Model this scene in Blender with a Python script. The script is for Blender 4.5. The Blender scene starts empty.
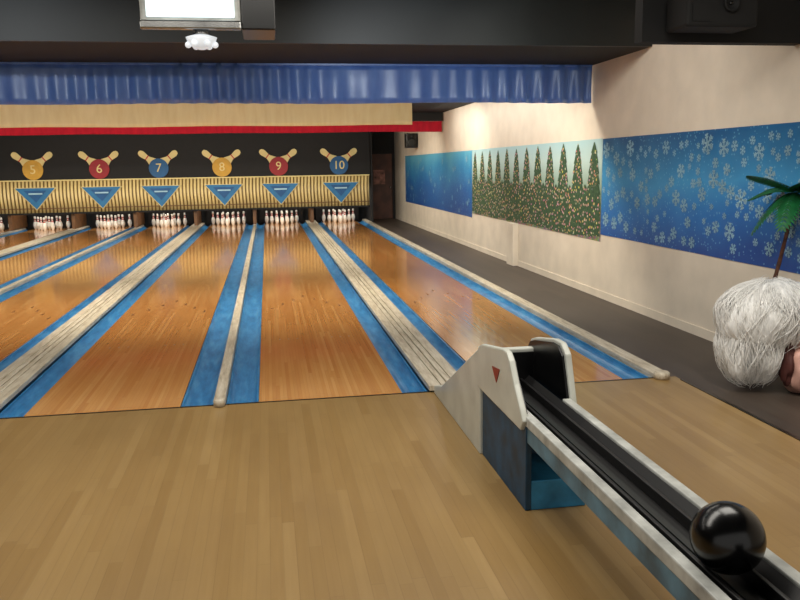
import bpy, bmesh, math, random
from mathutils import Matrix, Vector
random.seed(7)
sc=bpy.context.scene
sc.view_settings.view_transform='Standard'
sc.view_settings.look='None'
FOUL=5.585; CEIL=2.859; XW=4.05; BACK=25.3; XL=-9.6
YM=23.4
PI=math.pi

# ---------------------------------------------------------------- materials
def lin(c):
    return tuple((v/255/12.92 if v/255<=.04045 else ((v/255+.055)/1.055)**2.4) for v in c)+(1,)
class NT:
    def __init__(s,name):
        s.m=bpy.data.materials.new(name); s.m.use_nodes=True; s.t=s.m.node_tree
        s.b=s.t.nodes['Principled BSDF']
    def n(s,typ,**k):
        nd=s.t.nodes.new(typ)
        for a,v in k.items(): setattr(nd,a,v)
        return nd
    def l(s,a,b): s.t.links.new(a,b)
    def math(s,op,a,b=None,c=None):
        nd=s.n('ShaderNodeMath',operation=op)
        for i,v in enumerate((a,b,c)):
            if v is None: continue
            if isinstance(v,(int,float)): nd.inputs[i].default_value=v
            else: s.l(v,nd.inputs[i])
        return nd.outputs[0]
    def pos(s):
        g=s.n('ShaderNodeNewGeometry'); x=s.n('ShaderNodeSeparateXYZ'); s.l(g.outputs['Position'],x.inputs[0])
        return g.outputs['Position'],x.outputs
    def ramp(s,fac,stops,interp='LINEAR'):
        r=s.n('ShaderNodeValToRGB'); r.color_ramp.interpolation=interp
        e=r.color_ramp.elements
        while len(e)<len(stops): e.new(.5)
        for el,(p,c) in zip(e,stops): el.position=p; el.color=lin(c)
        s.l(fac,r.inputs[0]); return r.outputs[0]
    def noise(s,vec,scale,detail=3,rough=.5):
        nd=s.n('ShaderNodeTexNoise'); s.l(vec,nd.inputs['Vector']); nd.inputs['Scale'].default_value=scale
        nd.inputs['Detail'].default_value=detail; nd.inputs['Roughness'].default_value=rough
        return nd.outputs[0]
    def scalev(s,vec,sc_):
        nd=s.n('ShaderNodeVectorMath',operation='MULTIPLY'); s.l(vec,nd.inputs[0]); nd.inputs[1].default_value=sc_
        return nd.outputs[0]
    def mix(s,fac,a,b,bt='MIX'):
        nd=s.n('ShaderNodeMix',data_type='RGBA',blend_type=bt)
        for i,v in ((0,fac),(6,a),(7,b)):
            if isinstance(v,(int,float)): nd.inputs[i].default_value=v
            elif isinstance(v,tuple): nd.inputs[i].default_value=v
            else: s.l(v,nd.inputs[i])
        return nd.outputs[2]
    def set(s,**k):
        for a,v in k.items():
            i=s.b.inputs[a.replace('_',' ')]
            if hasattr(v,'is_output') or isinstance(v,bpy.types.NodeSocket): s.l(v,i)
            else: i.default_value=v
        return s
    def bump(s,h,strength=.3,dist=.01):
        b=s.n('ShaderNodeBump'); b.inputs['Strength'].default_value=strength; b.inputs['Distance'].default_value=dist
        s.l(h,b.inputs['Height']); s.l(b.outputs[0],s.b.inputs['Normal'])
def plain(name,c,rough=.5,metal=0,coat=0,var=.12,scale=6,emit=0,bump=0,c2=None):
    m=NT(name); p,_=m.pos()
    n=m.noise(p,scale,4)
    d=c2 or tuple(max(0,v*(1-var*2)) for v in c)
    m.set(Base_Color=m.ramp(n,[(.3,d),(.7,c)]),Roughness=rough,Metallic=metal,Coat_Weight=coat)
    if emit: m.set(Emission_Color=lin(c),Emission_Strength=emit)
    if bump: m.bump(n,bump,.02)
    return m.m
def strips(name,cols,w,L,rough,coat=0,seam=.35,stain=None,rvar=.1,grain=.35):
    m=NT(name); p,x=m.pos()
    u=m.math('DIVIDE',x[0],w); i=m.math('FLOOR',u)
    wn=m.n('ShaderNodeTexWhiteNoise',noise_dimensions='1D'); m.l(i,wn.inputs['W'])
    v=m.math('ADD',m.math('DIVIDE',x[1],L),m.math('MULTIPLY',wn.outputs[0],7.3)); j=m.math('FLOOR',v)
    w2=m.n('ShaderNodeTexWhiteNoise',noise_dimensions='1D'); m.l(m.math('ADD',m.math('MULTIPLY',i,13.17),m.math('MULTIPLY',j,3.71)),w2.inputs['W'])
    col=m.ramp(w2.outputs[0],[(k/(len(cols)-1),c) for k,c in enumerate(cols)])
    g=m.noise(m.scalev(p,(60,2.2,1)),1,4,.6)
    col=m.mix(m.math('MULTIPLY',g,grain),col,m.mix(1.0,col,lin((170,140,105)),'MULTIPLY'))
    fr=m.math('FRACT',u); ln=m.math('LESS_THAN',fr,.07)
    fy=m.math('LESS_THAN',m.math('FRACT',v),.004)
    sm=m.math('MULTIPLY',m.math('MAXIMUM',ln,fy),seam)
    col=m.mix(sm,col,lin((60,38,20)))
    big=m.noise(m.scalev(p,(1,.35,1)),1.1,4,.6)
    if stain: col=m.mix(m.math('MULTIPLY',m.ramp(big,[(.4,(0,0,0)),(.75,(255,255,255))]),stain[1]),col,lin(stain[0]))
    m.set(Base_Color=col,Roughness=m.math('ADD',m.math('MULTIPLY',big,rvar),rough),Coat_Weight=coat,Coat_Roughness=.09)
    return m.m

M={}
M['lane']=strips('lane_maple',[(206,144,78),(216,156,90),(198,134,70),(224,168,102)],.0269,1.6,.10,.5,.22,((180,114,54),.6),.08)
M['approach']=strips('approach_maple',[(158,128,80),(165,136,87),(152,122,74),(171,142,93)],.057,1.3,.22,.08,.15,((128,101,62),.75),.2,.35)
M['walk']=strips('side_walk_dark',[(62,53,46),(72,62,54),(56,48,43)],.12,2.2,.38,0,.4,((102,92,84),.5),.2)
M['sub']=plain('subfloor_dark',(30,26,24),.8)
M['black']=plain('matt_black_paint',(16,16,18),.75)
M['ceil']=plain('ceiling_black',(14,14,15),.8)
M['fascia']=plain('fascia_charcoal',(28,32,32),.5,scale=2)
M['duct']=plain('duct_black',(6,6,7),.8)
M['plastic_black']=plain('black_plastic',(10,10,11),.3)
M['rubber']=plain('black_rubber_track',(14,13,14),.45)
M['ballblack']=plain('ball_polyester_black',(8,8,9),.22)
M['wall']=plain('painted_plaster_cream',(230,219,202),.75,var=.03,scale=3,bump=.1)
M['white']=plain('worn_white_paint',(196,198,192),.45,var=.15,scale=9)
M['whiteplate']=plain('white_enamel',(200,202,192),.35,var=.06,scale=5)
M['pinwhite']=plain('pin_white',(244,243,236),.3,var=.02)
M['red']=plain('red_paint',(190,20,28),.4,var=.05)
M['redlogo']=plain('logo_red',(176,60,46),.5)
M['cream_sign']=plain('sign_cream',(226,208,144),.6,var=.03)
M['yellow']=plain('sign_yellow',(208,160,54),.6,var=.05)
M['signred']=plain('sign_red',(152,20,34),.6,var=.05)
M['signblue']=plain('sign_blue',(18,88,142),.6,var=.05)
M['tri']=plain('pennant_blue',(40,120,176),.6,var=.06)
M['tri_in']=plain('pennant_blue_deep',(20,88,148),.6,var=.06)
M['brown']=plain('post_brown',(120,82,48),.5)
M['door']=plain('door_brown',(96,58,44),.6,var=.2,scale=3)
M['poster']=plain('poster_pink',(176,120,104),.7,var=.3,scale=8)
M['chrome']=plain('chrome',(190,190,188),.25,metal=1)
M['leaf']=plain('palm_leaf',(24,110,58),.45,var=.2,scale=12)
M['trunk']=plain('palm_trunk',(110,66,44),.8,var=.25,scale=30,bump=.5)
M['pot']=plain('terracotta',(140,80,55),.7)
M['skinpink']=plain('figurine_pink',(228,176,160),.5,var=.12,scale=7)
M['redcloth']=plain('figurine_red',(84,40,34),.7)
M['screen']=plain('monitor_screen_white',(225,242,246),.3,var=.01,emit=1.1)
M['glass_lamp']=plain('lamp_bulb_glow',(230,236,242),.15,emit=.5)
m=NT('gutter_blue_paint'); p,x=m.pos()
n=m.noise(m.scalev(p,(6,1.2,6)),2.5,6,.65)
m.set(Base_Color=m.ramp(n,[(.25,(32,90,142)),(.5,(50,126,182)),(.75,(92,160,204))]),Roughness=.35); m.bump(n,.1,.01); M['blue']=m.m
M['boxblue']=plain('cabinet_blue_dark',(20,74,108),.5,var=.2,scale=9)
M['boxblue2']=plain('cabinet_blue_light',(54,148,200),.45,var=.12,scale=9)
M['sideboard']=plain('rail_side_bluegrey',(92,136,160),.45,var=.2,scale=7)
m=NT('divider_worn_boards'); p,x=m.pos()
n=m.noise(m.scalev(p,(14,1.5,10)),2.2,6,.7)
m.set(Base_Color=m.ramp(n,[(.25,(136,120,98)),(.45,(192,180,158)),(.7,(224,216,198))]),Roughness=.4); m.bump(n,.3,.01); M['divider']=m.m
def cloth(name,c,c2,rough=.45,sheen=.3,spec=.5):
    m=NT(name); p,x=m.pos(); n=m.noise(m.scalev(p,(5,5,1)),2,4)
    m.set(Base_Color=m.ramp(n,[(.3,c2),(.7,c)]),Roughness=rough,Sheen_Weight=sheen)
    m.set(**{'Specular_IOR_Level':spec}); return m.m
M['cblue']=cloth('satin_blue',(100,140,212),(74,114,194),.36,.3,.8)
M['ccream']=cloth('cloth_cream',(248,230,182),(238,216,162),.7,.1,.2)
M['cred']=cloth('cloth_red',(190,22,48),(160,14,38),.7,.1,.2)
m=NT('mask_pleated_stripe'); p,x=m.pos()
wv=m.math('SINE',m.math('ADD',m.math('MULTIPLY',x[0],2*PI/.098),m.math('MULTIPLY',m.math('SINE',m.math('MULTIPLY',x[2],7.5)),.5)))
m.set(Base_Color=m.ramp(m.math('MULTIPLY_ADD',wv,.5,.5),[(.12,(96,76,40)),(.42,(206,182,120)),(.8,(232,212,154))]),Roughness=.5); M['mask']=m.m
def banner_mat(name,stops,axis_lo,axis_hi):
    m=NT(name); p,x=m.pos()
    t=m.math('DIVIDE',m.math('SUBTRACT',x[2],axis_lo),axis_hi-axis_lo)
    nz=m.noise(p,1.1,4,.55)
    t=m.math('ADD',t,m.math('MULTIPLY',m.math('SUBTRACT',nz,.5),.6))
    col=m.ramp(t,stops)
    vo=m.n('ShaderNodeTexVoronoi'); m.l(p,vo.inputs['Vector']); vo.inputs['Scale'].default_value=22
    col=m.mix(m.math('MULTIPLY',m.math('LESS_THAN',vo.outputs['Distance'],.2),.6),col,lin((130,190,220)))
    m.set(Base_Color=col,Roughness=.35); return m.m
M['ban_snow']=banner_mat('banner_snow_print',[(0,(14,76,156)),(.3,(30,114,190)),(.6,(60,150,206)),(1,(8,90,146))],.79,1.95)
M['ban_blue']=banner_mat('banner_blue_print',[(0,(28,82,160)),(.4,(28,102,178)),(.75,(56,144,200)),(1,(100,182,214))],.6,1.95)
m=NT('banner_tree_backdrop'); p,x=m.pos()
nz=m.noise(p,30,3,.7); t=m.math('DIVIDE',m.math('SUBTRACT',x[2],.7),1.25)
sk=m.ramp(t,[(0,(104,98,72)),(.3,(104,116,84)),(.5,(140,166,148)),(.8,(184,210,208)),(1,(168,204,210))])
vo=m.n('ShaderNodeTexVoronoi'); m.l(p,vo.inputs['Vector']); vo.inputs['Scale'].default_value=22
gift=m.mix(.55,vo.outputs['Color'],lin((120,96,60)))
msk=m.ramp(m.math('ADD',t,m.math('MULTIPLY',m.math('SUBTRACT',nz,.5),.3)),[(.14,(255,255,255)),(.28,(0,0,0))])
m.set(Base_Color=m.mix(m.math('MULTIPLY',msk,.6),sk,gift),Roughness=.6); M['ban_tree']=m.m
m=NT('banner_tree_print'); p,x=m.pos()
vo=m.n('ShaderNodeTexVoronoi'); m.l(p,vo.inputs['Vector']); vo.inputs['Scale'].default_value=20
nz=m.noise(p,24,4,.7)
g=m.ramp(nz,[(.35,(34,62,48)),(.6,(62,96,66)),(.75,(116,134,96))])
m.set(Base_Color=m.mix(m.math('MULTIPLY',m.math('LESS_THAN',vo.outputs['Distance'],.32),.7),g,m.mix(.45,vo.outputs['Color'],lin((250,200,140)))),Roughness=.6); M['tree']=m.m
M['flake']=plain('snowflake_print',(168,212,234),.6,var=.06,scale=2)
m=NT('clear_plastic_wrap'); p,x=m.pos()
nz=m.noise(m.scalev(p,(2.4,2.4,.7)),5,6,.65)
m.set(Base_Color=lin((248,248,246)),Roughness=.25,Alpha=m.ramp(nz,[(.34,(170,170,170)),(.55,(245,245,245))])); m.bump(m.noise(m.scalev(p,(3,3,.6)),7,6,.7),.5,.03); M['wrap']=m.m
M['strand']=plain('white_film_strands',(250,249,246),.35,var=.04,scale=10)

# ---------------------------------------------------------------- mesh helpers
def mk(name,verts,faces,mat,mi=None,smooth=False):
    me=bpy.data.meshes.new(name); me.from_pydata([tuple(v) for v in verts],[],faces)
    for q in (mat if isinstance(mat,list) else [mat]): me.materials.append(M[q])
    if mi: 
        for pl,i in zip(me.polygons,mi): pl.material_index=i
    if smooth:
        for pl in me.polygons: pl.use_smooth=True
    me.update()
    ob=bpy.data.objects.new(name,me); bpy.context.collection.objects.link(ob); return ob
def recalc(ob):
    bm=bmesh.new(); bm.from_mesh(ob.data); bmesh.ops.recalc_face_normals(bm,faces=bm.faces); bm.to_mesh(ob.data); bm.free(); return ob
def bevel(ob,w,seg=2):
    b=ob.modifiers.new('bevel','BEVEL'); b.width=w; b.segments=seg; b.limit_method='ANGLE'; return ob
def box(name,x0,x1,y0,y1,z0,z1,mat,bv=0):
    v=[(x,y,z) for x in (x0,x1) for y in (y0,y1) for z in (z0,z1)]
    f=[(0,1,3,2),(4,6,7,5),(0,4,5,1),(2,3,7,6),(0,2,6,4),(1,5,7,3)]
    ob=recalc(mk(name,v,f,mat))
    if bv: bevel(ob,bv)
    return ob
def prism_yz(name,poly,x0,x1,mat,bv=0):
    n=len(poly); v=[(x0,y,z) for y,z in poly]+[(x1,y,z) for y,z in poly]
    f=[tuple(range(n)),tuple(range(2*n-1,n-1,-1))]+[(i,(i+1)%n,n+(i+1)%n,n+i) for i in range(n)]
    ob=recalc(mk(name,v,f,mat))
    if bv: bevel(ob,bv)
    return ob
def prism_xz(name,poly,y0,y1,mat,bv=0):
    n=len(poly); v=[(x,y0,z) for x,z in poly]+[(x,y1,z) for x,z in poly]
    f=[tuple(range(n)),tuple(range(2*n-1,n-1,-1))]+[(i,(i+1)%n,n+(i+1)%n,n+i) for i in range(n)]
    ob=recalc(mk(name,v,f,mat))
    if bv: bevel(ob,bv)
    return ob
def lathe(name,prof,mat,seg=24,axis='Z',loc=(0,0,0)):
    v=[];f=[]
    for r,z in prof:
        for k in range(seg):
            a=2*PI*k/seg; v.append((r*math.cos(a),r*math.sin(a),z))
    for i in range(len(prof)-1):
        for k in range(seg):
            a=i*seg+k;b=i*seg+(k+1)%seg; f.append((a,b,b+seg,a+seg))
    f.append(tuple(range(seg))[::-1]); f.append(tuple(range((len(prof)-1)*seg,len(prof)*seg)))
    if axis=='Y': v=[(x,-z,y) for x,y,z in v]
    if axis=='X': v=[(z,x,y) for x,y,z in v]
    v=[(x+loc[0],y+loc[1],z+loc[2]) for x,y,z in v]
    ob=recalc(mk(name,v,f,mat,smooth=True)); return ob
def sphere(name,c,r,mat,sub=4,scale=(1,1,1)):
    bm=bmesh.new(); bmesh.ops.create_icosphere(bm,subdivisions=sub,radius=r)
    for v in bm.verts: v.co=Vector((v.co.x*scale[0]+c[0],v.co.y*scale[1]+c[1],v.co.z*scale[2]+c[2]))
    me=bpy.data.meshes.new(name); bm.to_mesh(me); bm.free()
    for p in me.polygons: p.use_smooth=True
    me.materials.append(M[mat]); ob=bpy.data.objects.new(name,me); bpy.context.collection.objects.link(ob); return ob
def center(ob):
    me=ob.data; co=[v.co for v in me.vertices]
    c=Vector([(min(q[i] for q in co)+max(q[i] for q in co))/2 for i in range(3)])
    me.transform(Matrix.Translation(-c)); ob.location=ob.location+c; return ob
def group(name,parts):
    pts=[o.matrix_basis@v.co for o in parts if o.type=='MESH' for v in o.data.vertices]
    lo=[min(q[i] for q in pts) for i in range(3)]; hi=[max(q[i] for q in pts) for i in range(3)]
    e=bpy.data.objects.new(name,None); bpy.context.collection.objects.link(e); e.empty_display_size=.1
    e.location=((lo[0]+hi[0])/2,(lo[1]+hi[1])/2,lo[2])
    mi=Matrix.Translation(e.location).inverted()
    for o in parts: o.parent=e; o.matrix_parent_inverse=mi
    return e
def join(name,obs):
    bm=bmesh.new(); mats=[]
    for o in obs:
        me=o.data; off=[]
        for mm in me.materials:
            if mm not in mats: mats.append(mm)
            off.append(mats.index(mm))
        n0=len(bm.faces); bm.from_mesh(me); bm.faces.ensure_lookup_table()
        for f in bm.faces[n0:]: f.material_index=off[f.material_index] if off else 0
        bpy.data.objects.remove(o)
    me=bpy.data.meshes.new(name); bm.to_mesh(me); bm.free()
    for mm in mats: me.materials.append(mm)
    ob=bpy.data.objects.new(name,me); bpy.context.collection.objects.link(ob); return ob

# ---------------------------------------------------------------- layout of lanes
W=1.05; G1=.553; G2=.698; GUT=.235
L9=-.126
lanes={}
lanes[9]=L9; lanes[10]=L9+W+G2; lanes[8]=L9-G1-W; lanes[7]=lanes[8]-G2-W; lanes[6]=lanes[7]-G1-W; lanes[5]=lanes[6]-G2-W; lanes[4]=lanes[5]-G1-W
RGUT0=lanes[10]+W; RDIV1=RGUT0+.358
APX=3.10

y0=-1.5
V=[];F=[];MI=[]
def quad(a,b,c,d,mi):
    i=len(V); V.extend([a,b,c,d]); F.append((i,i+1,i+2,i+3)); MI.append(mi)
quad((XL,y0,0),(APX,y0,0),(APX,FOUL,0),(XL,FOUL,0),0)
quad((APX,y0,0),(XW,y0,0),(XW,FOUL,0),(APX,FOUL,0),1)
quad((RDIV1,FOUL,0),(XW,FOUL,0),(XW,BACK,0),(RDIV1,BACK,0),1)
quad((XL,FOUL,-.12),(RDIV1,FOUL,-.12),(RDIV1,BACK,-.12),(XL,BACK,-.12),2)
quad((XL,FOUL,0),(RDIV1,FOUL,0),(RDIV1,FOUL,-.12),(XL,FOUL,-.12),2)
quad((RDIV1,FOUL,0),(RDIV1,BACK,0),(RDIV1,BACK,-.12),(RDIV1,FOUL,-.12),2)
fl=mk('floor',V,F,['approach','walk','sub'],MI)
box('trim_1',XL,RGUT0+.235,FOUL-.012,FOUL+.006,-.01,.0025,'plastic_black')
box('trim_2',APX-.012,APX+.012,y0,FOUL-.1,-.01,.004,'plastic_black')

def lane(n,x):
    b=box('bed',x,x+W,FOUL+.008,BACK-.4,-.12,0,'lane')
    parts=[b]
    vs=[];fs=[]
    for k in range(7):
        cx=x+W/2+(k-3)*.135; cy=FOUL+4.75-abs(k-3)*.28
        i=len(vs); vs+= [(cx-.016,cy-.075,.0012),(cx+.016,cy-.075,.0012),(cx,cy+.075,.0012)]; fs.append((i,i+1,i+2))
    for k in (-4,-3,-2,2,3,4):
        cx=x+W/2+k*.085; cy=FOUL+2.1; i=len(vs)
        vs+=[(cx+.009*math.cos(a*PI/4),cy+.02*math.sin(a*PI/4),.0012) for a in range(8)]; fs.append(tuple(range(i,i+8)))
    parts.append(mk('dart_markers',vs,fs,'brown'))
    group('bowling_lane',parts)
for n,x in lanes.items(): lane(n,x)

def gutter(x0,x1):
    nseg=12
    lip=.018
    prof=[(x0+.003,-.008),(x0+lip,-.008)]
    for k in range(nseg+1):
        a=PI*k/nseg; xx=(x0+x1)/2-math.cos(a)*((x1-x0)/2-lip); prof.append((xx,-.010-.055*math.sin(a)))
    prof+=[(x1-lip,-.008),(x1-.003,-.008)]
    v=[];f=[]
    for y in (FOUL+.008,BACK-.5):
        v+=[(a,y,b) for a,b in prof]
    n=len(prof)
    f=[(i,i+1,n+i+1,n+i) for i in range(n-1)]
    v+=[(x0+.003,FOUL+.008,-.118),(x1-.003,FOUL+.008,-.118),(x1-.003,BACK-.5,-.118),(x0+.003,BACK-.5,-.118)]
    b=2*n; f+=[(b,b+1,b+2,b+3),(0,b,b+3,n),(n-1,2*n-1,b+2,b+1)]
    ob=mk('lane_gutter',v,f,'blue',smooth=False); center(ob)
def thin_div(x0,x1):
    a=box('cap',x0,x1,FOUL-.03,YM+1.4,.003,.042,'divider',.008)
    e=lathe('rounded_end',[(.001,.003),((x1-x0)/2,.003),((x1-x0)/2,.045),((x1-x0)/2-.01,.055),(.001,.055)],'divider',20,'Z',((x0+x1)/2,FOUL-.03,0))
    st=box('stem',x0+.002,x1-.002,FOUL+.01,YM+1.4,-.119,.004,'divider')
    group('lane_divider',[a,e,st])
def wide_div(x0,x1,top=.05):
    w=x1-x0; ps=[box('base_board',x0+.002,x1-.002,FOUL+.01,YM+1.4,-.119,top-.03,'plastic_black')]
    segs=[(0,.30),(.325,.48),(.52,.675),(.70,1.0)]
    for i,(a,b) in enumerate(segs):
        ps.append(box('track_board_%d'%(i+1),x0+a*w,x0+b*w,FOUL-.02,YM+1.4,top-.04,top,'divider',.005))
    group('ball_return_track',ps)
g=GUT
gutter(L9-G1,L9-G1+g); gutter(L9-g,L9); thin_div(L9-G1+g,L9-g)
def widegap(xl,xr):
    gutter(xl,xl+.2); gutter(xr-.2,xr); wide_div(xl+.2,xr-.2)
widegap(L9+W,lanes[10]); widegap(lanes[7]+W,lanes[8]); widegap(lanes[5]+W,lanes[6])
def thingap(xl,xr):
    gutter(xl,xl+g); gutter(xr-g,xr); thin_div(xl+g,xr-g)
thingap(lanes[6]+W,lanes[7]); thingap(lanes[4]+W,lanes[5])
gutter(RGUT0,RGUT0+.235)
thin_div(RGUT0+.235,RDIV1)
gutter(lanes[4]-.3,lanes[4])

# ---------------------------------------------------------------- pins
prof=[(.001,0),(.0258,0),(.030,.012),(.0445,.045),(.0570,.085),(.0605,.114),(.0575,.150),(.0465,.190),(.0330,.225),(.0250,.250),(.0235,.262),(.0238,.275),(.0262,.300),(.0310,.325),(.0324,.345),(.0300,.362),(.0215,.375),(.008,.381),(.001,.3815)]
def pin_mesh():
    seg=16; v=[];f=[];mi=[]
    for r,z in prof:
        for k in range(seg): a=2*PI*k/seg; v.append((r*math.cos(a),r*math.sin(a),z))
    for i in range(len(prof)-1):
        for k in range(seg):
            a=i*seg+k;b=i*seg+(k+1)%seg; f.append((a,b,b+seg,a+seg)); mi.append(1 if i in (8,11) else 0)
    return v,f,mi
pv,pf,pmi=pin_mesh()
def rack(x):
    v=[];f=[];mi=[]
    for r in range(4):
        for k in range(r+1):
            cx=x+W/2+(k-r/2)*.3048; cy=FOUL+18.29+r*.264; n=len(v)
            v+=[(a+cx,b+cy,c+.0005) for a,b,c in pv]; f+=[tuple(q+n for q in t) for t in pf]; mi+=pmi
    ob=mk('bowling_pin_rack',v,f,['pinwhite','red'],mi,True); 
    center(ob)
for n,x in lanes.items(): rack(x)

# ---------------------------------------------------------------- room shell
box('wall_right',XW,XW+.15,y0,BACK+.1,0,3.45,'wall')
box('wall_back',XL,XW,BACK,BACK+.15,-.12,CEIL,'black')
box('wall_left',XL-.15,XL,y0,BACK+.1,-.12,3.45,'black')
c1=box('panel_low',XL,XW,8.1,BACK,CEIL,CEIL+.1,'ceil')
c2=box('panel_high',XL,XW,y0,8.1,3.35,3.45,'ceil')
c3=box('fascia',XL,XW,8.06,8.1,CEIL,3.35,'fascia')
c4=box('drop_box',2.74,XW-.001,5.62,5.74,2.53,3.36,'duct')
join('ceiling',[c1,c2,c3,c4])
box('baseboard_right',XW-.012,XW,y0,BACK,0,.09,'wall')
box('trim_3',XW-.10,XW-.001,12.5,12.85,0,.70,'wall',.01)

box('pinsetter_fascia',XL,3.02,YM+.06,YM+.1,1.40,CEIL-.002,'black')  # black fascia board above the masks, not a structural wall
edges=[-8.9,lanes[5]-G1/2,(lanes[5]+W+lanes[6])/2,lanes[7]-G1/2,(lanes[7]+W+lanes[8])/2,lanes[9]-G1/2,(lanes[9]+W+lanes[10])/2,2.98]
order=[4,5,6,7,8,9,10]
for n,(a,b) in zip(order,zip(edges[:-1],edges[1:])):
    nx=int((b-a)/.0245); v=[];f=[]
    for i in range(nx+1):
        xx=a+.006+(b-a-.012)*i/nx; yy=YM+.02*math.sin(2*PI*xx/.098)
        v+=[(xx,yy,.52),(xx,yy,1.41)]
    f=[(2*i,2*i+2,2*i+3,2*i+1) for i in range(nx)]
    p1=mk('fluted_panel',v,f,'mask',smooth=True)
    so=p1.modifiers.new('s','SOLIDIFY'); so.thickness=.02; so.offset=-1
    p2=box('top_rail',a,b,YM-.03,YM+.055,1.40,1.435,'cream_sign')
    p3=box('bottom_rail',a,b,YM-.035,YM+.055,.485,.53,'black')
    p4=box('lower_band',a+.01,b-.01,YM-.028,YM-.022,.64,.66,'brown')
    cx=lanes[n]+W/2-.02
    t1=prism_xz('pennant_border',[(cx-.56,1.23),(cx+.56,1.23),(cx,.60)],YM-.045,YM-.032,'cream_sign')
    t2=prism_xz('pennant',[(cx-.52,1.215),(cx+.52,1.215),(cx,.63)],YM-.052,YM-.044,'tri')
    t3=prism_xz('pennant_core',[(cx-.30,1.15),(cx+.30,1.15),(cx,.82)],YM-.058,YM-.051,'tri_in')
    t4=box('pennant_lettering',cx-.18,cx+.18,YM-.063,YM-.057,1.04,1.08,'flake')
    group('pinsetter_mask',[p1,p2,p3,p4,t1,t2,t3,t4])
for i,xx in enumerate(edges[1:-1]):
    box('pinsetter_kickback',xx-.045,xx+.045,YM+.11,BACK-.35,.058,1.38,'brown',.005)
for n,x in lanes.items():
    box('pit_cushion',x-.15,x+W+.15,BACK-.3,BACK-.25,.005,.9,'sub')
col={4:'signblue',5:'yellow',6:'signred',7:'signblue',8:'yellow',9:'signred',10:'signblue'}
def flat_pin(name,base,ang,L,y,mat):
    pr=[(0,.026),(.045,.045),(.114,.0605),(.19,.0465),(.25,.025),(.275,.024),(.325,.031),(.35,.031),(.375,.02),(.3815,.004)]
    s=L/.3815; pts=[(-r*1.15*s,z*s) for z,r in pr]+[(r*1.15*s,z*s) for z,r in pr[::-1]]
    ca,sa=math.cos(ang),math.sin(ang)
    pts=[(base[0]+a*ca+b*sa,base[1]-a*sa+b*ca) for a,b in pts]
    ob=prism_xz(name,pts,y-.02,y,mat)
    z1,z2=.262*s,.275*s; ww=.03*s
    q=[(-ww,z1),(ww,z1),(ww,z2),(-ww,z2)]; q=[(base[0]+a*ca+b*sa,base[1]-a*sa+b*ca) for a,b in q]
    st=prism_xz(name+'_stripe',q,y-.024,y-.019,'red')
    return [ob,st]
for n in order:
    cx=lanes[n]+W/2-.05; y=YM+.055
    ps=flat_pin('pin_left',(cx+.20,1.60),-.90,.92,y,'cream_sign')+flat_pin('pin_right',(cx-.20,1.60),.90,.92,y-.005,'cream_sign')
    d=[(cx+.27*math.cos(a*PI/20),1.71+.27*math.sin(a*PI/20)) for a in range(40)]
    ps.append(prism_xz('ball_disc',d,y-.045,y-.026,col[n]))
    cu=bpy.data.curves.new('t','FONT'); cu.body=str(n); cu.size=.34; cu.extrude=.004; cu.align_x='CENTER'; cu.align_y='CENTER'
    to=bpy.data.objects.new('t',cu); bpy.context.collection.objects.link(to)
    bpy.context.view_layer.update()
    me=bpy.data.meshes.new_from_object(to.evaluated_get(bpy.context.evaluated_depsgraph_get()))
    bpy.data.objects.remove(to)
    me.transform(Matrix.Translation((cx,y-.05,1.71))@Matrix.Rotation(PI/2,4,'X'))
    me.materials.clear(); me.materials.append(M['cream_sign'])
    o=bpy.data.objects.new('number',me); bpy.context.collection.objects.link(o); ps.append(o)
    group('lane_number_sign',ps)

# ---------------------------------------------------------------- valances
def valance(name,x0,x1,y,z0,z1,mat,per=.17,amp=.03,seed=0):
    nx=int((x1-x0)/.02); nz=6; v=[];f=[]
    ph=0; ys=[]; am=[]
    for i in range(nx+1):
        ph+=2*PI*.02/per*(.6+.8*(.5+.5*math.sin(i*.013+seed)*math.cos(i*.041))); ys.append(math.sin(ph)); am.append(.6+.4*math.sin(i*.027+seed*2))
    for i in range(nx+1):
        xx=x0+(x1-x0)*i/nx
        for k in range(nz+1):
            t=k/nz; v.append((xx,y+amp*am[i]*ys[i]*(.4+.6*t)+.008*math.sin(xx*3+t*4),z1+(z0-z1)*t-.006*t*math.sin(xx*2.1)))
    for i in range(nx):
        for k in range(nz): a=i*(nz+1)+k; f.append((a,a+1,a+nz+2,a+nz+1))
    c=mk('cloth',v,f,mat,smooth=True)
    so=c.modifiers.new('s','SOLIDIFY'); so.thickness=.004
    r=box('header_rail',x0,x1,y-.02,y+.02,z1-.02,z1,mat)
    group(name,[c,r])
valance('curtain_valance',XL+.05,XW-.03,9.57,2.405,CEIL-.003,'cblue',.24,.045,1)
valance('curtain_valance',XL+.05,2.66,14.5,2.40,CEIL-.003,'ccream',.5,.02,2)
valance('curtain_valance',XL+.05,XW-.04,18.1,2.43,2.66,'cred',.6,.015,3)
box('valance_beam',XL+.05,XW-.02,18.06,18.14,2.665,CEIL-.003,'black')

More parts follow.
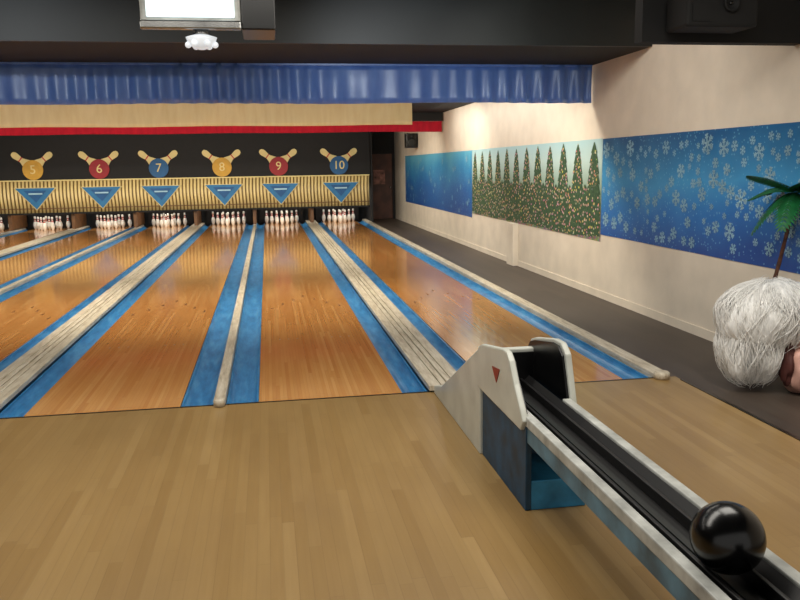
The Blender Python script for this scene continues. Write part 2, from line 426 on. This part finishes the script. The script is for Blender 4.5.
# ---------------------------------------------------------------- wall banners
def ban(name,ya,yb,za,zb,mat,extra=()):
    n=40; v=[];f=[]
    for i in range(n+1):
        yy=ya+(yb-ya)*i/n
        for z in (za,(za+zb)/2,zb): v.append((XW-.006-.002*math.sin(yy*5+z),yy,z))
    for i in range(n):
        for k in range(2): a=i*3+k; f.append((a,a+1,a+4,a+3))
    s=mk('vinyl_sheet',v,f,mat)
    group(name,[s]+list(extra))
def snowflakes(ya,yb,za,zb,cnt,seed,smin=.04,smax=.1):
    rnd=random.Random(seed); v=[];f=[]; X=XW-.0105
    def bar(cy,cz,a,l0,l1,w):
        d=(math.cos(a),math.sin(a)); nrm=(-d[1],d[0]); i=len(v)
        for t,s in ((l0,-1),(l1,-1),(l1,1),(l0,1)): v.append((X,cy+d[0]*t+nrm[0]*w*s,cz+d[1]*t+nrm[1]*w*s))
        f.append((i,i+1,i+2,i+3))
    pts=[]
    tries=0
    while len(pts)<cnt and tries<8000:
        tries+=1
        s=smin+(smax-smin)*rnd.random()**1.5; y=rnd.uniform(ya+s,yb-s); z=rnd.uniform(za+s,zb-s)
        if all((y-a)**2+(z-b)**2>(s+c+.01)**2 for a,b,c in pts): pts.append((y,z,s))
    for y,z,s in pts:
        r0=rnd.random()
        for k in range(6):
            a=r0+k*PI/3; bar(y,z,a,0,s,s*.10)
            for t in (.5,.75):
                by=y+math.cos(a)*s*t; bz=z+math.sin(a)*s*t
                bar(by,bz,a+.9,0,s*.34,s*.07); bar(by,bz,a-.9,0,s*.34,s*.07)
    return mk('snowflakes',v,f,'flake')
ban('wall_banner',4.5,9.235,.79,1.95,'ban_snow',[snowflakes(4.5,9.22,.82,1.92,150,3,.03,.10)])
ban('wall_banner',15.505,23.3,.62,1.95,'ban_blue',[snowflakes(15.6,23.2,.65,1.9,60,5,.03,.07)])
v=[];f=[]
NTREE=12
for row,(nt,hh,zz,ww,off) in enumerate(((NTREE,1.16,.75,.29,.5),(NTREE,.66,.71,.27,0.0))):
    for i in range(nt):
        cy=9.22+(i+off)*(15.52-9.22)/nt; h=hh; zb=zz+random.uniform(-.0,.03); tiers=9
        if cy<9.3 or cy>15.4: continue
        for k in range(tiers):
            t0=k/tiers; t1=(k+1.5)/tiers; w0=ww*(1-t0)**.62+.02; w1=ww*max(0,1-t1)**.62*.76+.006
            j=len(v); z0=zb+t0*h; z1=zb+min(1,t1)*h; X=XW-.0105-.0004*(k%2)-.001*row
            cl=lambda q:min(15.49,max(9.25,q))
            v+=[(X,cl(cy-w0),z0),(X,cl(cy+w0),z0),(X,cl(cy+w1),z1),(X,cl(cy-w1),z1)]; f.append((j,j+1,j+2,j+3))
tr=mk('christmas_trees',v,f,'tree')
ban('wall_banner',9.24,15.5,.70,1.955,'ban_tree',[tr])

# ---------------------------------------------------------------- speaker, door
s1=box('cabinet',3.72,4.03,21.2,21.5,2.14,2.52,'plastic_black',.02)
s2=lathe('woofer',[(.001,.0),(.11,.0),(.12,.012),(.08,.006),(.001,.02)],'fascia',24,'Y',(3.875,21.2,2.28))
s3=lathe('tweeter',[(.001,.0),(.045,.0),(.05,.012),(.001,.018)],'fascia',24,'Y',(3.875,21.2,2.44))
group('wall_speaker',[s1,s2,s3])
d=[box('leaf',3.2,3.95,BACK-.06,BACK-.01,0,2.05,'door',.005)]
d+=[box('frame_left',3.1,3.2,BACK-.1,BACK-.002,0,2.15,'black'),box('frame_right',3.95,4.03,BACK-.1,BACK-.002,0,2.15,'black'),box('frame_top',3.2,3.95,BACK-.1,BACK-.002,2.05,2.15,'black'),
    box('notice',3.35,3.72,BACK-.075,BACK-.058,1.1,1.55,'poster'),sphere('knob',(3.88,BACK-.1,1.0),.04,'chrome',2)]
group('door_1',d)
box('side_partition',3.035,3.075,YM-.02,BACK-.02,0.0,CEIL-.003,'black')

# ---------------------------------------------------------------- ball return
X0,X1=1.17,1.49
P=[]
P.append(box('rail_left_cap',X0,X0+.045,1.35,3.62,.425,.475,'white',.006))
P.append(box('rail_left_board',X0+.006,X0+.036,1.37,3.55,.345,.426,'sideboard',.004))
P.append(box('rail_right_cap',X1-.045,X1,1.35,3.72,.425,.475,'white',.006))
P.append(box('rail_right_board',X1-.036,X1-.006,1.37,3.7,.345,.426,'sideboard',.004))
tp=[(X0+.045,.462),(X0+.075,.435),(X0+.10,.405),(X1-.10,.405),(X1-.075,.435),(X1-.045,.462),(X1-.045,.385),(X0+.045,.385)]
P.append(prism_xz('trough',tp,1.36,4.3,'rubber'))
for i,xx in enumerate((X0+.095,X1-.095)):
    P.append(box('running_rail_%d'%(i+1),xx-.008,xx+.008,1.4,4.3,.405,.448,'rubber',.004))
P.append(box('centre_slot',(X0+X1)/2-.014,(X0+X1)/2+.014,1.4,4.2,.404,.412,'fascia'))
es=[(1.36,.39),(1.36,.60),(1.34,.64),(1.30,.64),(1.29,.60),(1.29,.36)]
P.append(prism_yz('end_stop',es,X0+.02,X1-.02,'plastic_black',.012))
P.append(box('front_leg_left',X0+.01,X0+.06,1.42,1.5,0,.40,'boxblue',.004))
P.append(box('front_leg_right',X1-.06,X1-.01,1.42,1.5,0,.40,'boxblue',.004))
P.append(box('cabinet_side_left',X0,X0+.03,3.47,4.25,0,.43,'boxblue',.004))
P.append(box('cabinet_side_right',X1-.03,X1,3.70,4.25,0,.43,'boxblue',.004))
P.append(box('cabinet_back',X0+.03,X1-.03,3.9,4.25,0,.385,'boxblue',.003))
P.append(box('cabinet_step',X0+.03,X1-.01,3.47,3.9,0,.15,'boxblue2',.006))
P.append(box('cabinet_brace',X0+.03,X1-.03,3.82,3.86,.15,.385,'boxblue'))
P.append(box('tag',X0+.06,X0+.14,3.815,3.825,.20,.25,'white'))
pl=[(4.30,.40),(4.30,.60),(4.27,.645),(4.20,.67),(3.80,.735),(3.73,.735),(3.68,.70),(3.60,.60),(3.50,.50),(3.46,.455),(3.50,.40)]
P.append(prism_yz('hood_plate_left',pl,X0-.02,X0+.012,'whiteplate',.008))
lg=[(3.98,.60),(3.84,.615),(3.90,.53)]
P.append(prism_yz('logo_red',lg,X0-.024,X0-.019,'redlogo'))
pr2=[(4.38,.40),(4.38,.61),(4.34,.655),(4.26,.68),(3.96,.735),(3.86,.735),(3.79,.69),(3.74,.56),(3.68,.40)]
P.append(prism_yz('hood_plate_right',pr2,X1-.004,X1+.03,'whiteplate',.008))
c=Vector((4.06,.55)); pin=[(c.x+(a-c.x)*.93,c.y+(b-c.y)*.90) for a,b in pr2]
P.append(prism_yz('hood_liner_right',pin,X1-.016,X1-.003,'plastic_black'))
pin=[(c.x-.15+(a-c.x+.15)*.9,c.y+(b-c.y)*.88) for a,b in pl]
P.append(prism_yz('hood_liner_left',pin,X0+.011,X0+.022,'plastic_black'))
P.append(prism_yz('ramp',[(5.54,.0),(5.54,.06),(5.3,.12),(4.30,.62),(4.255,.62),(4.255,0)],X0-.015,X1+.01,'whiteplate',.008))
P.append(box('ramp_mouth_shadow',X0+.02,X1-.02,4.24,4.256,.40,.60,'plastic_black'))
group('ball_return_rack',P)
b=sphere('bowling_ball',(0,0,0),.108,'ballblack',6); 
bm=bmesh.new(); bm.from_mesh(b.data)
for d_ in (Vector((.1,.6,.86)),Vector((.34,.52,.86)),Vector((.2,.30,1.0))):
    d_.normalize()
    for v_ in bm.verts:
        q=v_.co.normalized()
        if (q-d_).length<.10: v_.co=v_.co*.82
bm.to_mesh(b.data); bm.free()
b.rotation_euler=(-1.2,.3,0)
b.location=(1.325,2.04,.543)

# ---------------------------------------------------------------- hanging monitor, lamp, projector
P=[box('screen_housing',-.75,-.12,5.42,5.52,2.56,3.12,'white',.02),
   box('screen',-.71,-.16,5.405,5.425,2.62,3.09,'screen',.008),
   box('bottom_bezel',-.75,-.12,5.38,5.44,2.545,2.60,'chrome',.01),
   prism_yz('rear_shell',[(5.52,2.57),(5.52,3.11),(5.95,2.98),(5.95,2.68)],-.70,-.18,'plastic_black',.02),
   box('side_case',-.12,.10,5.42,5.85,2.55,3.12,'plastic_black',.01),
   box('mount_pole',-.45,-.39,5.55,5.61,3.05,3.348,'plastic_black')]
group('hanging_score_monitor',P)
P=[lathe('cap',[(.001,.0),(.05,0),(.05,.03),(.001,.03)],'chrome',20,'Z',(-.38,5.47,2.514))]
P.append(lathe('glass_shade',[(.02,0),(.06,.015),(.09,.05),(.10,.075),(.05,.09),(.03,.09)],'glass_lamp',20,'Z',(-.38,5.47,2.43)))
for k in range(6):
    a=k*PI/3; P.append(sphere('crystal_%d'%(k+1),(-.38+.085*math.cos(a),5.47+.085*math.sin(a),2.46),.022,'glass_lamp',2))
group('ceiling_lamp',P)
P=[box('body',2.90,3.44,5.28,5.58,2.585,2.82,'duct',.02),
   lathe('lens_ring',[(.001,0),(.05,0),(.06,.03),(.045,.03),(.035,.01),(.001,.01)],'duct',24,'Y',(3.22,5.28,2.74)),
   sphere('lens',(3.22,5.275,2.74),.016,'plastic_black',3),
   box('mount',3.09,3.19,5.4,5.5,2.81,3.348,'duct'),
   box('vent',2.94,3.08,5.272,5.282,2.62,2.74,'duct')]
group('ceiling_projector',P)

# ---------------------------------------------------------------- palm + wrapped decoration
from mathutils import noise as mnoise
def blob(name,c,r,mat,amp,freq,sub=5,sc_=(1,1,1),seed=0):
    o=sphere(name,(0,0,0),1,mat,sub)
    for v_ in o.data.vertices:
        q=v_.co.normalized()
        n1=mnoise.noise(q*freq+Vector((seed,seed*2,0)))
        ang=math.atan2(q.y,q.x)
        n2=1-abs(mnoise.noise(Vector((math.cos(ang)*3.2+seed,math.sin(ang)*3.2,q.z*.9))))*2
        n3=1-abs(mnoise.noise(Vector((math.cos(ang)*8,math.sin(ang)*8+seed,q.z*2.2))))*2
        d=1+amp*n1+amp*.20*n2+amp*.10*n3
        w=Vector((q.x*r*sc_[0]*d+c[0],q.y*r*sc_[1]*d+c[1],q.z*r*sc_[2]*d+c[2]))
        if w.z<.004: w.z=.004
        if w.x>XW-.03: w.x=XW-.03
        v_.co=w
    return o
def strands(name,c,rx,ry,rz,count,seed,amp=.035,t0=.02,t1=.72,a0=0,a1=2*PI,off=(0,0)):
    """fine glossy creases of the film, sweeping from the gathered top down the sides"""
    rnd=random.Random(seed); v=[];f=[]
    for s in range(count):
        az=rnd.uniform(a0,a1); tw=rnd.uniform(-1.4,1.4); ta=rnd.uniform(t0,.40); tb=rnd.uniform(.5,t1); ph=rnd.uniform(0,6); k1=rnd.uniform(1.0,1.13); wd=rnd.uniform(.0015,.004)
        n=11; pts=[]
        for i in range(n):
            t=ta+(tb-ta)*i/(n-1); th=t*PI
            a=az+tw*(t-ta)+.16*math.sin(ph+t*9)
            rr=k1+amp*math.sin(ph*2+t*12)+ .12*mnoise.noise(Vector((math.cos(a)*2,math.sin(a)*2,th+seed)))
            x_=c[0]+off[0]*(1-t)+rx*rr*math.sin(th)*math.cos(a); y_=c[1]+ry*rr*math.sin(th)*math.sin(a); z_=c[2]+rz*rr*math.cos(th)
            pts.append(Vector((min(XW-.035,x_),y_,max(.01,z_))))
        for i,p_ in enumerate(pts):
            d=(pts[min(n-1,i+1)]-pts[max(0,i-1)]).normalized()
            u=d.cross(Vector((.2,.3,1))).normalized(); w_=d.cross(u)
            r=wd*(1-.6*abs(2*i/(n-1)-1))
            for k in range(4):
                q=PI/2*k; v.append(tuple(p_+u*r*math.cos(q)+w_*r*math.sin(q)))
        b0=len(v)-4*n
        for i in range(n-1):
            for k in range(4): f.append((b0+i*4+k,b0+i*4+(k+1)%4,b0+i*4+4+(k+1)%4,b0+i*4+4+k))
    return mk(name,v,f,'strand',smooth=True)
P=[blob('wrap_upper',(3.54,5.12,.54),.28,'wrap',.18,1.2,6,(1.15,.9,.92),1),
   blob('wrap_lower',(3.43,5.12,.32),.21,'wrap',.22,1.4,6,(1.0,.95,1.2),4),
   blob('wrap_side',(3.82,5.16,.44),.20,'wrap',.2,1.4,6,(1.0,.8,1.25),8),
   strands('film_creases_upper',(3.54,5.12,.54),.33,.26,.26,900,3,.05,.02,.85),
   strands('film_creases_lower',(3.43,5.12,.34),.215,.205,.28,480,5,.06,.02,.95),
   strands('film_creases_side',(3.82,5.16,.48),.20,.17,.25,260,9,.05,.02,.6),
   blob('figurine_body',(3.75,4.95,.18),.165,'skinpink',.22,1.6,5,(1.0,.9,1.05),5),
   blob('figurine_arm',(3.90,4.93,.16),.10,'skinpink',.2,1.6,5,(.8,1,1.3),6),
   blob('figurine_head',(3.78,4.97,.36),.12,'skinpink',.2,1.6,5,(1,1,1),9),
   blob('figurine_coat',(3.60,4.95,.24),.085,'redcloth',.25,1.8,5,(.5,.8,1.8),7),
   blob('gathered_top',(3.66,5.16,.77),.07,'wrap',.5,2,5,(1.8,.8,.5),11)]
group('plastic_wrapped_figurine',P)
def tube(name,pts,r0,r1,mat,seg=10):
    v=[];f=[]
    for i,p_ in enumerate(pts):
        t=i/(len(pts)-1); r=r0+(r1-r0)*t
        if i%2: r*=1.12
        for k in range(seg): a=2*PI*k/seg; v.append((p_[0]+r*math.cos(a),p_[1]+r*math.sin(a),p_[2]))
    for i in range(len(pts)-1):
        for k in range(seg): a=i*seg+k;b_=i*seg+(k+1)%seg; f.append((a,b_,b_+seg,a+seg))
    f.append(tuple(range(seg))); f.append(tuple(range((len(pts)-1)*seg,len(pts)*seg)))
    return recalc(mk(name,v,f,mat,smooth=True))
pts=[(3.80+.21*(i/20)+.02*math.sin(i/20*3),5.64-.1*(i/20),.18+1.24*i/20) for i in range(21)]
P=[tube('trunk',pts,.018,.012,'trunk'),
   lathe('pot',[(.001,.0),(.10,0),(.13,.2),(.14,.2),(.14,.23),(.12,.23),(.11,.2),(.001,.19)],'pot',24,'Z',(3.82,5.66,.0))]
top=Vector(pts[-1])
def frond(name,dirv,L,droop,up=.35,w=.05):
    n=16; v=[];f=[]; d=Vector(dirv).normalized(); side=Vector((-d.y,d.x,0)).normalized()
    cen=[]
    for i in range(n+1):
        t=i/n; p_=top+d*L*t+Vector((0,0,up*L*t-droop*t*t)); cen.append(p_)
    for i in range(n+1):
        j=len(v); v+=[tuple(cen[i]+side*.004),tuple(cen[i]-side*.004)]
        if i<n: f.append((j,j+1,j+3,j+2))
    for i in range(1,n):
        t=i/n; ll=w*2.4*(math.sin(PI*min(1,t*.9+.1))**.6)
        tan=(cen[i+1]-cen[i]).normalized()
        for s in (-1,1):
            a=cen[i]; tip=a+side*s*ll+tan*ll*.75+Vector((0,0,-ll*.35)); mid=a+(tip-a)*.5
            j=len(v); v+=[tuple(a-tan*.008),tuple(mid-tan*.024),tuple(tip),tuple(mid+tan*.024+Vector((0,0,.006))),tuple(a+tan*.014)]
            f.append((j,j+1,j+2,j+3,j+4))
    for k,q in enumerate(v):
        if q[0]>XW-.04: v[k]=(XW-.04-.001*(k%5),q[1],q[2])
    return mk(name,v,f,'leaf')
for k,(dv,L,dr,up) in enumerate([((-1,-.35,0),.56,.10,.42),((-.7,-.6,0),.36,.32,.10),((-.6,.6,0),.34,.2,.4),((.0,-1,0),.42,.2,.3),((-.2,1,0),.34,.2,.5),((-.9,.3,0),.32,.34,.0),((-.4,-1,0),.34,.10,.55)]):
    P.append(frond('frond_%d'%(k+1),dv,L,dr,up,.042))
group('potted_palm',P)

# ---------------------------------------------------------------- lights
def area(name,loc,rot,sx,sy,power,col):
    l=bpy.data.lights.new(name,'AREA'); l.shape='RECTANGLE'; l.size=sx; l.size_y=sy; l.energy=power; l.color=col
    o=bpy.data.objects.new(name,l); o.location=loc; o.rotation_euler=rot; bpy.context.collection.objects.link(o); return o
WARM=(1,.90,.74); NEU=(1,.95,.86); COOL=(.86,.94,1)
area('approach_light',(-1.0,3.6,3.33),(0,0,0),4,1.0,105,NEU)
area('approach_light',(2.0,3.4,3.33),(0,0,0),1.6,1.6,65,NEU)
area('approach_light',(-2.5,6.6,3.33),(0,0,0),10,.4,85,NEU)
area('valance_light',(-2.7,9.9,2.83),(.25,0,0),12,.25,390,WARM)
area('valance_light',(-2.7,14.9,2.83),(.35,0,0),12,.25,400,WARM)
area('valance_light',(-2.9,18.6,2.83),(.75,0,0),12,.25,470,WARM)
area('wall_light',(3.45,13.8,2.83),(0,-.4,0),.2,6.5,50,NEU)
for n,x in lanes.items():
    area('pin_deck_light',(x+W/2,YM+.35,1.2),(.25,0,0),.9,.12,15,NEU)
def spot(name,loc,tgt,power,ang,col,r=.08):
    l=bpy.data.lights.new(name,'SPOT'); l.energy=power; l.spot_size=ang; l.spot_blend=.9; l.color=col; l.shadow_soft_size=r
    o=bpy.data.objects.new(name,l); o.location=loc; o.rotation_euler=(Vector(tgt)-Vector(loc)).to_track_quat('-Z','Y').to_euler(); bpy.context.collection.objects.link(o)
spot('aimed_spot',(1.0,5.2,2.75),(1.8,9.57,2.5),170,1.0,COOL)
spot('aimed_spot',(-3,4.6,3.2),(-3.4,9.57,2.4),150,1.5,COOL)
spot('aimed_spot',(1.5,6.9,3.2),(4.05,7.9,1.9),120,1.9,NEU,.2)  # added fill spot to brighten the near right wall, no fixture behind it
spot('aimed_spot',(2.4,3.0,3.2),(3.7,5.1,.4),110,.9,NEU,.2)  # added fill spot, lifts the dark shading on the wrapped figurine
w=bpy.data.worlds.new('world'); sc.world=w; w.use_nodes=True
w.node_tree.nodes['Background'].inputs[0].default_value=(1,.97,.92,1); w.node_tree.nodes['Background'].inputs[1].default_value=.57

# ---------------------------------------------------------------- camera
cam=bpy.data.cameras.new('camera'); co=bpy.data.objects.new('camera',cam); bpy.context.collection.objects.link(co)
cam.sensor_width=36; cam.lens=36*789.38/800; cam.clip_start=.05; cam.clip_end=100
co.matrix_world=Matrix.Translation((0,0,1.6647))@Matrix.Rotation(-.1627,4,'Z')@Matrix.Rotation(PI/2-.1682,4,'X')@Matrix.Rotation(-.0159,4,'Z')
sc.camera=co
